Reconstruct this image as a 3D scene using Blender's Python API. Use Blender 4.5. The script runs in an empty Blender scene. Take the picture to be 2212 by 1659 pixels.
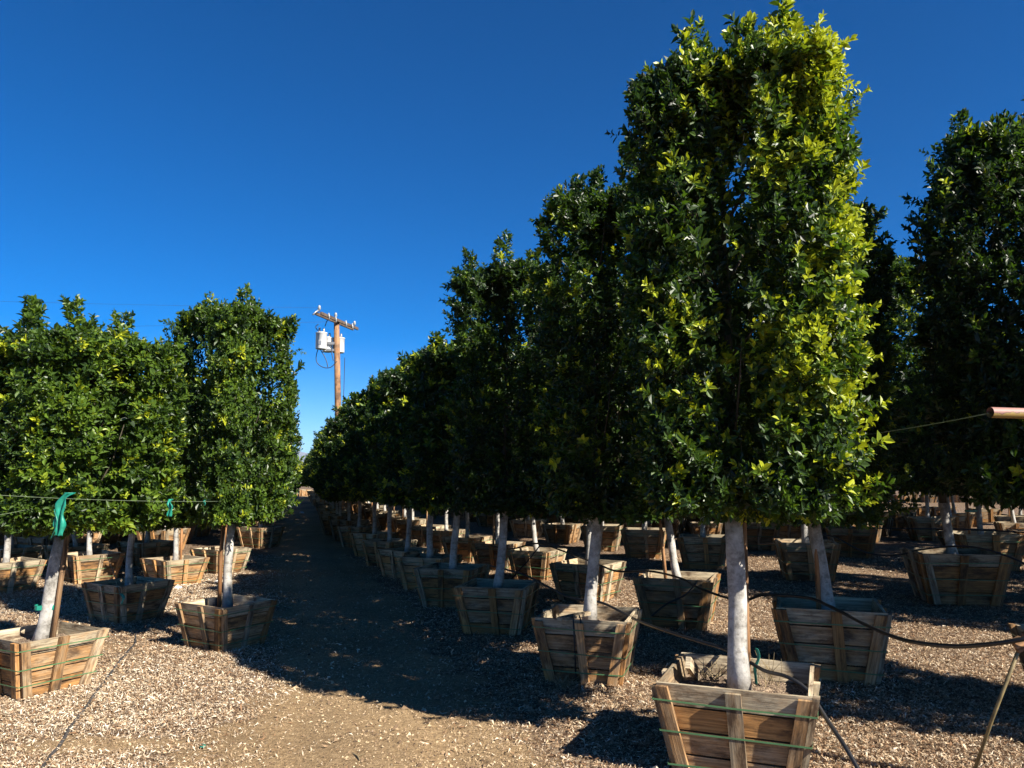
import bpy, bmesh, math, random
import numpy as np
from mathutils import Vector, Matrix
R = math.radians
scene = bpy.context.scene
col = scene.collection

# ---------------------------------------------------------------- camera, sky, sun
H = 1.7
PITCH = math.atan((1028-829.5)/1661.0)
cam = bpy.data.cameras.new("camera")
cam.sensor_fit = 'HORIZONTAL'; cam.sensor_width = 36.0
cam.lens = 36.0*1661.0/2212.0
cam.clip_start = 0.05; cam.clip_end = 20000
camo = bpy.data.objects.new("camera", cam); col.objects.link(camo)
camo.location = (0, 0, H); camo.rotation_euler = (math.pi/2+PITCH, 0, 0)
scene.camera = camo

SUN_EL, SUN_AZ = 37.0, 131.0           # azimuth clockwise from +Y
w = bpy.data.worlds.new("World"); scene.world = w; w.use_nodes = True
nt = w.node_tree; nt.nodes.clear()
sky = nt.nodes.new('ShaderNodeTexSky'); sky.sky_type = 'NISHITA'; sky.sun_disc = False
sky.sun_elevation = R(SUN_EL); sky.sun_rotation = R(SUN_AZ)
sky.altitude = 1200; sky.air_density = 0.72; sky.dust_density = 0.15; sky.ozone_density = 2.5
hs = nt.nodes.new('ShaderNodeHueSaturation'); hs.inputs['Saturation'].default_value = 1.45; hs.inputs['Hue'].default_value = 0.507
gm = nt.nodes.new('ShaderNodeGamma'); gm.inputs['Gamma'].default_value = 1.07
bg = nt.nodes.new('ShaderNodeBackground'); bg.inputs['Strength'].default_value = 0.050
wo = nt.nodes.new('ShaderNodeOutputWorld')
nt.links.new(sky.outputs[0], gm.inputs[0]); nt.links.new(gm.outputs[0], hs.inputs['Color'])
nt.links.new(hs.outputs[0], bg.inputs[0]); nt.links.new(bg.outputs[0], wo.inputs[0])
sl = bpy.data.lights.new("sun", 'SUN'); sl.energy = 5.0; sl.angle = R(0.5); sl.color = (1.0, 0.93, 0.82)
so = bpy.data.objects.new("sun", sl); col.objects.link(so)
sdir = Vector((math.sin(R(SUN_AZ))*math.cos(R(SUN_EL)), math.cos(R(SUN_AZ))*math.cos(R(SUN_EL)), math.sin(R(SUN_EL))))
so.rotation_euler = sdir.to_track_quat('Z', 'Y').to_euler(); so.location = (20, -12, 15)
scene.view_settings.view_transform = 'Standard'; scene.view_settings.look = 'None'
scene.view_settings.exposure = 1.45; scene.view_settings.gamma = 1.0
scene.cycles.max_bounces = 6; scene.cycles.diffuse_bounces = 2; scene.cycles.transmission_bounces = 3
scene.cycles.glossy_bounces = 2; scene.cycles.transparent_max_bounces = 4

def pt(u, v, d):
    """point seen at photo pixel (2212 wide) u,v at forward distance d"""
    x = (u-1106)/1661.0; y = (829.5-v)/1661.0
    c, s = math.cos(PITCH), math.sin(PITCH)
    fy = c - y*s; fz = s + y*c
    k = d/fy
    return Vector((x*k, d, H+fz*k))

# ---------------------------------------------------------------- mesh helpers
class MB:
    def __init__(s): s.v=[]; s.f=[]; s.uv=[]; s.t=[]; s.sm=[]
    def face(s, pts, uv=None, t=0.5, smooth=False):
        b=len(s.v); s.v += [tuple(p) for p in pts]; s.f.append(tuple(range(b,b+len(pts))))
        s.uv += uv if uv else [(0,0)]*len(pts); s.t.append(t); s.sm.append(smooth)
    def hexa(s, p, t=0.5, ul=1.0, vl=0.1, uo=None):
        """p: 8 points, 0-3 inner quad (bl,br,tr,tl), 4-7 outer quad; u runs bl->br"""
        if uo is None: uo = random.uniform(0,50)
        b=len(s.v); s.v += [tuple(q) for q in p]
        for q,uv in (((4,5,6,7),((0,0),(ul,0),(ul,vl),(0,vl))),((1,0,3,2),((0,.3),(ul,.3),(ul,.3+vl),(0,.3+vl))),
                  ((0,1,5,4),((0,.6),(ul,.6),(ul,.63),(0,.63))),((3,7,6,2),((0,.7),(0,.73),(ul,.73),(ul,.7))),
                  ((0,4,7,3),((0,0),(.02,0),(.02,vl),(0,vl))),((1,2,6,5),((0,0),(0,vl),(.02,vl),(.02,0)))):
            s.f.append(tuple(b+k for k in q)); s.uv += [(uo+a,uo*.37+c) for a,c in uv]; s.t.append(t); s.sm.append(False)
    def box(s, c, size, rot=None, t=0.5):
        c=Vector(c); hx,hy,hz=[k/2 for k in size]
        P=[(-hx,hy,-hz),(hx,hy,-hz),(hx,hy,hz),(-hx,hy,hz),(-hx,-hy,-hz),(hx,-hy,-hz),(hx,-hy,hz),(-hx,-hy,hz)]
        M=rot if rot else Matrix.Identity(3)
        s.hexa([c+M@Vector(p) for p in P], t, size[0], size[2])
    def tube(s, pts, rad, n=8, t=0.5, caps=True):
        pts=[Vector(p) for p in pts]
        if not hasattr(rad,'__len__'): rad=[rad]*len(pts)
        b=len(s.v); L=0; Ls=[]
        prev=None
        for i,p in enumerate(pts):
            d=(pts[min(i+1,len(pts)-1)]-pts[max(i-1,0)]).normalized()
            if prev is None:
                a=Vector((0,0,1)) if abs(d.z)<.9 else Vector((1,0,0)); x=d.cross(a).normalized()
            else: x=(prev-d*prev.dot(d)).normalized()
            prev=x; y=d.cross(x)
            if i: L+=(p-pts[i-1]).length
            Ls.append(L)
            for k in range(n):
                a=2*math.pi*k/n; s.v.append(tuple(p+(x*math.cos(a)+y*math.sin(a))*rad[i]))
        for i in range(len(pts)-1):
            for k in range(n):
                k2=(k+1)%n
                s.f.append((b+i*n+k,b+i*n+k2,b+(i+1)*n+k2,b+(i+1)*n+k))
                s.uv += [(Ls[i],k/n*.3),(Ls[i],(k+1)/n*.3),(Ls[i+1],(k+1)/n*.3),(Ls[i+1],k/n*.3)]; s.t.append(t); s.sm.append(True)
        if caps:
            for q in (tuple(b+k for k in range(n))[::-1], tuple(b+(len(pts)-1)*n+k for k in range(n))):
                s.f.append(q); s.uv += [(0,0)]*n; s.t.append(t); s.sm.append(False)
    def mesh(s, name, m):
        me=bpy.data.meshes.new(name); me.from_pydata(s.v,[],s.f)
        uv=me.uv_layers.new(name='UVMap'); uv.data.foreach_set('uv', np.array(s.uv,'f').ravel())
        at=me.attributes.new('tint','FLOAT','FACE'); at.data.foreach_set('value', np.array(s.t,'f'))
        me.polygons.foreach_set('use_smooth', s.sm); me.materials.append(m); me.update(); return me
    def build(s, name, m, parent=None):
        return link(name, s.mesh(name,m), parent)
def link(name, data, parent=None, loc=None):
    o=bpy.data.objects.new(name,data); col.objects.link(o)
    if parent: o.parent=parent
    if loc: o.location=loc
    return o
def tag(o, label=None, cat=None, group=None, kind=None):
    if label: o['label']=label
    if cat: o['category']=cat
    if group: o['group']=group
    if kind: o['kind']=kind
    return o
def np_mesh(name, V, F, m, tint=None, extra=None, smooth=False):
    """V (n,3), F (m,4)"""
    me=bpy.data.meshes.new(name)
    me.vertices.add(len(V)); me.vertices.foreach_set('co', V.astype('f').ravel())
    k=F.shape[1]
    me.loops.add(F.size); me.loops.foreach_set('vertex_index', F.astype('i').ravel())
    me.polygons.add(len(F)); me.polygons.foreach_set('loop_start', np.arange(0,F.size,k,dtype='i'))
    try: me.polygons.foreach_set('loop_total', np.full(len(F),k,'i'))
    except Exception: pass
    if tint is not None:
        at=me.attributes.new('tint','FLOAT','FACE'); at.data.foreach_set('value', tint.astype('f'))
    if extra is not None:
        at=me.attributes.new('litter','FLOAT','POINT'); at.data.foreach_set('value', extra.astype('f'))
    me.polygons.foreach_set('use_smooth', np.full(len(F),smooth))
    me.materials.append(m); me.update(calc_edges=True); me.validate(); return me

# ---------------------------------------------------------------- materials
def mat(name):
    m=bpy.data.materials.new(name); m.use_nodes=True; n=m.node_tree; n.nodes.clear()
    o=n.nodes.new('ShaderNodeOutputMaterial'); b=n.nodes.new('ShaderNodeBsdfPrincipled')
    n.links.new(b.outputs[0],o.inputs[0]); return m,n,b,o
def ramp(n, stops, fac=None, interp='LINEAR'):
    r=n.nodes.new('ShaderNodeValToRGB'); e=r.color_ramp.elements; r.color_ramp.interpolation=interp
    while len(e)<len(stops): e.new(0.5)
    for q,(p,c) in zip(e,stops): q.position=p; q.color=(*c,1)
    if fac: n.links.new(fac,r.inputs[0])
    return r
def noise(n, scale, detail=4, rough=.6, vec=None):
    t=n.nodes.new('ShaderNodeTexNoise'); t.inputs['Scale'].default_value=scale; t.inputs['Detail'].default_value=detail; t.inputs['Roughness'].default_value=rough
    if vec: n.links.new(vec,t.inputs['Vector'])
    return t
def mix(n, a, b, fac, mode='MIX'):
    x=n.nodes.new('ShaderNodeMix'); x.data_type='RGBA'; x.blend_type=mode
    for s,v in ((x.inputs[0],fac),(x.inputs[6],a),(x.inputs[7],b)):
        if hasattr(v,'links'): n.links.new(v,s)
        elif isinstance(v,tuple): s.default_value=(*v,1)
        else: s.default_value=v
    return x.outputs[2]
def math_(n, op, a, b=0.5):
    x=n.nodes.new('ShaderNodeMath'); x.operation=op
    for s,v in ((x.inputs[0],a),(x.inputs[1],b)):
        if hasattr(v,'links'): n.links.new(v,s)
        else: s.default_value=v
    return x.outputs[0]
def attr(n, name):
    a=n.nodes.new('ShaderNodeAttribute'); a.attribute_name=name; return a.outputs['Fac']
def bump(n, b, h, strength=.4, dist=.01):
    x=n.nodes.new('ShaderNodeBump'); x.inputs['Strength'].default_value=strength; x.inputs['Distance'].default_value=dist
    n.links.new(h,x.inputs['Height']); n.links.new(x.outputs[0],b.inputs['Normal'])
def plain(name, c, rough=.6, metal=0, spec=.5, var=.25, scale=12):
    m,n,b,o=mat(name); tc=n.nodes.new('ShaderNodeTexCoord'); t=noise(n,scale,5,.6,tc.outputs['Object'])
    lo=tuple(k*(1-var) for k in c); hi=tuple(min(1,k*(1+var)) for k in c)
    r=ramp(n,[(.3,lo),(.7,hi)],t.outputs[0]); n.links.new(r.outputs[0],b.inputs['Base Color'])
    b.inputs['Roughness'].default_value=rough; b.inputs['Metallic'].default_value=metal
    b.inputs['Specular IOR Level'].default_value=spec
    return m

# weathered plank wood: tint = 0 grey weathered ... 1 orange brown
def wood_mat(name, grey=(.38,.325,.23), brown=(.38,.20,.075), dark=(.07,.042,.025)):
    m,n,b,o=mat(name)
    uv=n.nodes.new('ShaderNodeUVMap'); mp=n.nodes.new('ShaderNodeMapping'); mp.inputs['Scale'].default_value=(1.6,42,1)
    n.links.new(uv.outputs[0],mp.inputs[0])
    g=noise(n,1.6,8,.65,mp.outputs[0])
    mp2=n.nodes.new('ShaderNodeMapping'); mp2.inputs['Scale'].default_value=(3,9,1); n.links.new(uv.outputs[0],mp2.inputs[0])
    blot=noise(n,1.5,5,.6,mp2.outputs[0])
    oi=n.nodes.new('ShaderNodeObjectInfo')
    t=math_(n,'ADD',attr(n,'tint'),math_(n,'MULTIPLY',math_(n,'SUBTRACT',blot.outputs[0],.5),1.5))
    base=ramp(n,[(0.1,grey),(.45,tuple((a+c)/2 for a,c in zip(grey,brown))),(.9,brown)],t)
    gr=ramp(n,[(.3,(.30,.25,.22)),(.5,(.85,.83,.8)),(.68,(1.5,1.45,1.35))],g.outputs[0])
    c=mix(n,base.outputs[0],gr.outputs[0],.85,'MULTIPLY')
    st=noise(n,.9,6,.7,mp2.outputs[0]); sr=ramp(n,[(.48,(0,0,0)),(.62,(.9,.9,.9))],st.outputs[0])
    c=mix(n,c,dark,sr.outputs[0])
    hv=n.nodes.new('ShaderNodeHueSaturation'); n.links.new(c,hv.inputs['Color'])
    n.links.new(math_(n,'ADD',.6,math_(n,'MULTIPLY',oi.outputs['Random'],.75)),hv.inputs['Value'])
    n.links.new(hv.outputs[0],b.inputs['Base Color'])
    b.inputs['Roughness'].default_value=.85; b.inputs['Specular IOR Level'].default_value=.2
    bump(n,b,g.outputs[0],.5,.006)
    return m
M={}
M['wood']=wood_mat('weathered_wood')
M['stake']=wood_mat('stake_wood',(.40,.27,.16),(.36,.17,.07))
M['pole']=wood_mat('pole_wood',(.17,.125,.085),(.24,.12,.055))

# bark: pale limewashed grey trunk
def bark():
    m,n,b,o=mat('pale_bark'); tc=n.nodes.new('ShaderNodeTexCoord')
    tn=attr(n,'tint'); t=noise(n,9,8,.65,tc.outputs['Object']); t2=noise(n,38,5,.6,tc.outputs['Object'])
    mp=n.nodes.new('ShaderNodeMapping'); mp.inputs['Scale'].default_value=(9,9,11); n.links.new(tc.outputs['Object'],mp.inputs[0])
    t3=noise(n,1,5,.7,mp.outputs[0])
    r=ramp(n,[(.32,(.11,.10,.085)),(.47,(.31,.295,.265)),(.7,(.52,.50,.465))],t.outputs[0])
    r2=ramp(n,[(.3,(.55,.55,.55)),(.5,(1,1,1))],t2.outputs[0])
    r3=ramp(n,[(.36,(.25,.22,.19)),(.46,(1,1,1))],t3.outputs[0])
    c=mix(n,r.outputs[0],r2.outputs[0],.5,'MULTIPLY'); c=mix(n,c,r3.outputs[0],.5,'MULTIPLY')
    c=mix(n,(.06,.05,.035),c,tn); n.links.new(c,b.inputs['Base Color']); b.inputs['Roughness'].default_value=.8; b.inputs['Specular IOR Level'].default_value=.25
    bump(n,b,t2.outputs[0],.5,.006); return m
M['bark']=bark()

# leaves: tint 0 old dark leaf ... 1 young yellow-green leaf; front crown adds painted sun and shade
def leafmat():
    m,n,b,o=mat('glossy_leaf')
    t=attr(n,'tint')
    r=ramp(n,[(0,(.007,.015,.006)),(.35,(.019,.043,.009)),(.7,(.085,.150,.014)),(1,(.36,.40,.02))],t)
    n.links.new(r.outputs[0],b.inputs['Base Color'])
    b.inputs['Roughness'].default_value=.42; b.inputs['Specular IOR Level'].default_value=.42
    tr=n.nodes.new('ShaderNodeBsdfTranslucent')
    r2=ramp(n,[(0,(.02,.05,.006)),(.5,(.10,.20,.010)),(1,(.48,.54,.015))],t); n.links.new(r2.outputs[0],tr.inputs[0])
    mx=n.nodes.new('ShaderNodeMixShader'); mx.inputs[0].default_value=.3
    n.links.new(b.outputs[0],mx.inputs[1]); n.links.new(tr.outputs[0],mx.inputs[2]); n.links.new(mx.outputs[0],o.inputs[0])
    return m
M['leaf']=leafmat()

def littermat():
    m,n,b,o=mat('dry_leaf_litter')
    r=ramp(n,[(0,(.05,.03,.018)),(.3,(.20,.11,.055)),(.6,(.43,.32,.20)),(1,(.72,.65,.53))],attr(n,'tint'))
    n.links.new(r.outputs[0],b.inputs['Base Color']); b.inputs['Roughness'].default_value=.75; b.inputs['Specular IOR Level'].default_value=.25
    return m
M['litter']=littermat()

def soilmat():
    m,n,b,o=mat('planter_soil'); tc=n.nodes.new('ShaderNodeTexCoord')
    t=noise(n,30,6,.7,tc.outputs['Object']); v=noise(n,90,3,.6,tc.outputs['Object'])
    r=ramp(n,[(.35,(.05,.032,.02)),(.55,(.16,.105,.065)),(.72,(.38,.29,.2))],t.outputs[0])
    r2=ramp(n,[(.55,(0,0,0)),(.62,(1,1,1))],v.outputs[0])
    c=mix(n,r.outputs[0],(.48,.36,.24),r2.outputs[0])
    n.links.new(c,b.inputs['Base Color']); b.inputs['Roughness'].default_value=.95; bump(n,b,t.outputs[0],.8,.03); return m
M['soil']=soilmat()

def groundmat():
    m,n,b,o=mat('ground_dirt_and_leaf_litter'); tc=n.nodes.new('ShaderNodeTexCoord'); P=tc.outputs['Object']
    big=noise(n,.9,6,.6,P); fine=noise(n,22,8,.75,P); grit=noise(n,75,4,.75,P)
    d=ramp(n,[(.3,(.15,.10,.055)),(.5,(.26,.185,.105)),(.72,(.37,.275,.165))],fine.outputs[0])
    db=ramp(n,[(.3,(.72,.68,.64)),(.6,(1.12,1.08,1.02))],big.outputs[0])
    dirt=mix(n,d.outputs[0],db.outputs[0],.8,'MULTIPLY')
    g=ramp(n,[(.36,(.35,.31,.28)),(.46,(.9,.9,.9)),(.54,(1,1,1)),(.66,(1.55,1.5,1.35))],grit.outputs[0])
    dirt=mix(n,dirt,g.outputs[0],.7,'MULTIPLY')
    # distant litter pattern
    vo=n.nodes.new('ShaderNodeTexVoronoi'); vo.inputs['Scale'].default_value=34; vo.inputs['Randomness'].default_value=1
    wv=noise(n,16,3,.6,P); va=n.nodes.new('ShaderNodeVectorMath'); va.operation='MULTIPLY_ADD'
    n.links.new(wv.outputs['Color'],va.inputs[0]); va.inputs[1].default_value=(.12,.12,.12); n.links.new(P,va.inputs[2]); n.links.new(va.outputs[0],vo.inputs['Vector'])
    sep=n.nodes.new('ShaderNodeSeparateColor'); n.links.new(vo.outputs['Color'],sep.inputs[0])
    lc=ramp(n,[(0,(.06,.035,.02)),(.35,(.20,.12,.065)),(.6,(.42,.30,.19)),(1,(.62,.50,.36))],sep.outputs[0])
    edge=ramp(n,[(.25,(1,1,1)),(.6,(.35,.33,.32))],vo.outputs['Distance'])
    lit=mix(n,lc.outputs[0],edge.outputs[0],.75,'MULTIPLY')
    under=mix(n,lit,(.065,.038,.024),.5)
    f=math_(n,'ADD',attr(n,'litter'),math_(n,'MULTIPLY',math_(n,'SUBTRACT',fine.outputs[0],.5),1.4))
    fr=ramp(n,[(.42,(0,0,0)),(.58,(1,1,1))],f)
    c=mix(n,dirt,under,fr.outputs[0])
    n.links.new(c,b.inputs['Base Color']); b.inputs['Roughness'].default_value=.95; b.inputs['Specular IOR Level'].default_value=.15
    hsum=math_(n,'ADD',math_(n,'MULTIPLY',fine.outputs[0],1.0),math_(n,'MULTIPLY',grit.outputs[0],.35))
    bump(n,b,hsum,.7,.03); return m
M['ground']=groundmat()
M['strap']=plain('green_strap',(.06,.14,.06),.4,var=.2)
M['tape']=plain('green_tape',(.012,.18,.125),.35,var=.3,scale=25)
M['hose']=plain('black_hose',(.012,.012,.013),.42)
M['dullhose']=plain('dusty_hose',(.045,.042,.04),.6,var=.5)
M['string']=plain('green_string',(.13,.17,.10),.6)
M['wire']=plain('dark_wire',(.03,.03,.035),.5)
M['white']=plain('white_enamel',(.78,.78,.76),.35,var=.06)
M['metal']=plain('grey_metal',(.32,.33,.34),.45,.6)
M['dark']=plain('dark_plastic',(.015,.015,.017),.5)
M['arm']=plain('weathered_crossarm',(.085,.058,.04),.85,var=.5,scale=6)
M['insul']=plain('glazed_insulator',(.30,.31,.31),.25)
M['rust']=plain('rusty_yellow_pipe',(.42,.27,.13),.55,var=.45,scale=16)
def pipemat():
    m,n,b,o=mat('peeling_pipe_paint'); tc=n.nodes.new('ShaderNodeTexCoord'); sp=n.nodes.new('ShaderNodeSeparateXYZ'); n.links.new(tc.outputs['Object'],sp.inputs[0])
    t=noise(n,14,6,.7,tc.outputs['Object']); z=math_(n,'ADD',math_(n,'MULTIPLY',math_(n,'SUBTRACT',sp.outputs['Z'],PIPEZ),14.0),t.outputs[0])
    r=ramp(n,[(.30,(.26,.17,.045)),(.44,(.22,.15,.05)),(.47,(.03,.02,.012)),(.50,(.22,.105,.085)),(.9,(.27,.14,.115))],z); n.links.new(r.outputs[0],b.inputs['Base Color'])
    b.inputs['Roughness'].default_value=.6; bump(n,b,t.outputs[0],.4,.004); return m
PIPEZ=pt(2139,891,3.95).z
M['rust']=pipemat()
M['pink']=plain('faded_pink_paint',(.5,.27,.22),.5,var=.25)
M['rod']=plain('weathered_rod',(.17,.13,.06),.5,.2,var=.5,scale=20)
M['hill']=plain('dry_hillside',(.22,.19,.15),.95,var=.35,scale=.004)
M['twig']=plain('twig_bark',(.05,.04,.025),.9,var=.3)
M['weed']=plain('dry_weed',(.20,.15,.08),.9,var=.4)

# ---------------------------------------------------------------- ground
NB=np.random.default_rng(5)
_ph=NB.uniform(0,6.28,(40,3)); _dr=NB.normal(size=(40,2))
def nz(x,y,sc,k0=0,k=6):
    r=0
    for i in range(k0,k0+k):
        f=sc*(1+.45*(i-k0)); r=r+np.sin(f*(_dr[i,0]*x+_dr[i,1]*y)+_ph[i,0]*3+1.3*np.sin(f*.6*(_dr[i,1]*x-_dr[i,0]*y)+_ph[i,1]))/(1+.4*(i-k0))
    return r/2.2
def lane_c(y): return np.interp(y,[0,3,5,6.5,8,11,14,19,60],[.1,-.4,-.85,-1.15,-1.75,-2.5,-3.4,-4.9,-16.7])
def gz(x,y):
    fade=np.clip((45-np.hypot(x,y-8))/20,0,1)
    u=x-lane_c(y); rut=-.022*(np.exp(-((u-.48)/.13)**2)+np.exp(-((u+.5)/.13)**2))
    return (.028*nz(x,y,.9)+.010*nz(x,y,4.5,10)+rut)*fade
def lane_w(y): return np.interp(y,[0,4,5.5,7,9,60],[1.5,1.25,.85,.75,.9,.9])
def litter(x,y):
    d=np.abs(x-lane_c(y))/lane_w(y)
    l=1/(1+np.exp(-(d-1.0)*4.0+ 1.0*nz(x,y,1.6,20)+ .9*nz(x,y,6.5,12)))
    patch=1/(1+np.exp(-(nz(x,y,.8,26)-.55)*5))
    left=(x<lane_c(y)).astype(float)
    l=l*(1-patch*(.45-.1*left))
    # bare patches on the left foreground and behind the left planter
    l=l*(1-.8*np.exp(-(((x+2.6)/.75)**2+((y-5.15)/.22)**2)))*(1-.8*np.exp(-(((x+4.6)/1.0)**2+((y-7.7)/.7)**2)))
    return np.clip(l,0,1)
def axis(lo,hi,step,far):
    a=list(np.arange(lo,hi+1e-6,step)); s=step
    while a[-1]<far: s*=1.28; a.append(a[-1]+s)
    s=step
    while a[0]>-far: s*=1.28; a.insert(0,a[0]-s)
    return np.array(a)
gx=axis(-9,9,.09,7000); gy=axis(2.5,17,.09,7000)
X,Y=np.meshgrid(gx,gy); Z=gz(X,Y)
V=np.stack([X,Y,Z],-1).reshape(-1,3); nx_=len(gx); ny_=len(gy)
i=np.arange((ny_-1)*(nx_-1)); q=(i//(nx_-1))*nx_+i%(nx_-1)
F=np.stack([q,q+1,q+nx_+1,q+nx_],1)
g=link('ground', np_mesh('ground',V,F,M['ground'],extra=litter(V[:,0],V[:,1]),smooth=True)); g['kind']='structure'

# dry curled leaves scattered over the near ground
def litter_field(n, seed):
    r=np.random.default_rng(seed)
    d=3.6*np.exp(r.uniform(0,1,n)*math.log(17/3.6)); a=r.uniform(-.74,.74,n); x=d*a; y=d
    keep=r.uniform(0,1,n)<litter(x,y)**1.8*np.where(x<lane_c(y),1.05,.72)+.012
    x,y=x[keep],y[keep]; n=len(x)
    L=r.uniform(.0075,.018,n)*np.exp(r.normal(0,.28,n))*(1+ (y-4)*.03); W=L*r.uniform(.15,.32,n)
    th=r.uniform(0,2*math.pi,n); tilt=r.normal(0,.45,n); roll=r.normal(0,.8,n)
    u=np.stack([np.cos(th)*np.cos(tilt),np.sin(th)*np.cos(tilt),np.sin(tilt)],1)
    s=np.stack([-np.sin(th)*np.cos(roll),np.cos(th)*np.cos(roll),np.sin(roll)],1)
    c=np.stack([x,y,gz(x,y)+r.uniform(.003,.014,n)],1)
    up=np.cross(u,s)
    cu=(r.uniform(.2,.8,n)*L)[:,None]
    Lc=L[:,None]; Wc=(W*.75)[:,None]; bend=(r.uniform(-.7,.7,n)*L)[:,None]
    A=c-u*Lc; C=c+u*Lc+up*cu*.2; mid=c+s*bend+up*cu
    B=mid-s*Wc; D_=mid+s*Wc
    V=np.concatenate([A,B,C,D_]); k=np.arange(n)
    F=np.concatenate([np.stack([k,k+n,k+3*n],1),np.stack([k+n,k+2*n,k+3*n],1)])
    lf=(x<lane_c(y)); pale=np.clip(.32+.4*nz(x,y,.7,8)+ .5*lf,0.0,1)
    t=np.clip(r.beta(1.5,1.5,n)*.8+.28*pale-.06,0,1)
    return V,F,np.tile(t,2)
V,F,T=litter_field(760000,3)
tag(link('leaf_litter', np_mesh('leaf_litter',V,F,M['litter'],T)),'pale dry curled leaves littering the ground around the planter boxes','leaf litter',kind='stuff')

def clod_field(n,seed):
    r=np.random.default_rng(seed); d=3.6*np.exp(r.uniform(0,1,n)*math.log(14/3.6)); a=r.uniform(-.74,.74,n); x=d*a; y=d
    keep=(r.uniform(0,1,n)<np.clip(1.15-litter(x,y)*1.2,0,1)*np.clip(.55+.5*nz(x,y,2.3,3),.08,1)); x,y=x[keep],y[keep]; n=len(x)
    R_=np.exp(r.normal(math.log(.0046),.55,n)); z=gz(x,y)+R_*.2; V=[]
    for dx,dy,dz in ((1,0,0),(-.4,.9,0),(-.5,-.8,0),(.1,.1,.8),(0,0,-.6)):
        q=R_[:,None]*(np.array([dx,dy,dz])+r.normal(0,.25,(n,3))); V.append(np.stack([x,y,z],1)+q)
    V=np.concatenate(V); k=np.arange(n); F=np.concatenate([np.stack([k+n*i_,k+n*((i_+1)%3),k+3*n],1) for i_ in range(3)])
    t=np.clip(r.beta(1.4,1.6,n),0,1); return V,F,np.tile(t,3)
def clodmat():
    m,n,b,o=mat('dirt_clods'); r=ramp(n,[(0,(.05,.03,.018)),(.4,(.19,.125,.07)),(.8,(.38,.28,.165)),(1,(.60,.50,.35))],attr(n,'tint')); n.links.new(r.outputs[0],b.inputs['Base Color']); b.inputs['Roughness'].default_value=.95; return m
V,F,T=clod_field(230000,8)
tag(link('dirt_clods', np_mesh('dirt_clods',V,F,clodmat(),T)),'small clods and grit scattered over the bare dirt of the lane','grit',kind='stuff')

# ---------------------------------------------------------------- planter boxes
BW,BH,TB=.80,.54,.74
def hw(t): return BW/2*(TB+(1-TB)*t)
def side_pt(k, x, z, out):
    """point on side k (0 front -y,1 right,2 back,3 left); x along, z height, out outward offset"""
    t=z/BH; y=-(hw(t)+out)
    for _ in range(k): x,y=-y,x
    return Vector((x,y,z))
def slab(mb, k, z0, z1, xa0, xb0, xa1, xb1, o0, o1, t, vertical=False):
    P=[side_pt(k,xa0,z0,o0),side_pt(k,xb0,z0,o0),side_pt(k,xb1,z1,o0),side_pt(k,xa1,z1,o0),
       side_pt(k,xa0,z0,o1),side_pt(k,xb0,z0,o1),side_pt(k,xb1,z1,o1),side_pt(k,xa1,z1,o1)]
    if vertical:   # grain runs upward
        P=[P[3],P[0],P[1],P[2],P[7],P[4],P[5],P[6]]
        mb.hexa(P,t,z1-z0,abs(xb0-xa0))
    else: mb.hexa(P,t,xb1-xa1,z1-z0)
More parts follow.
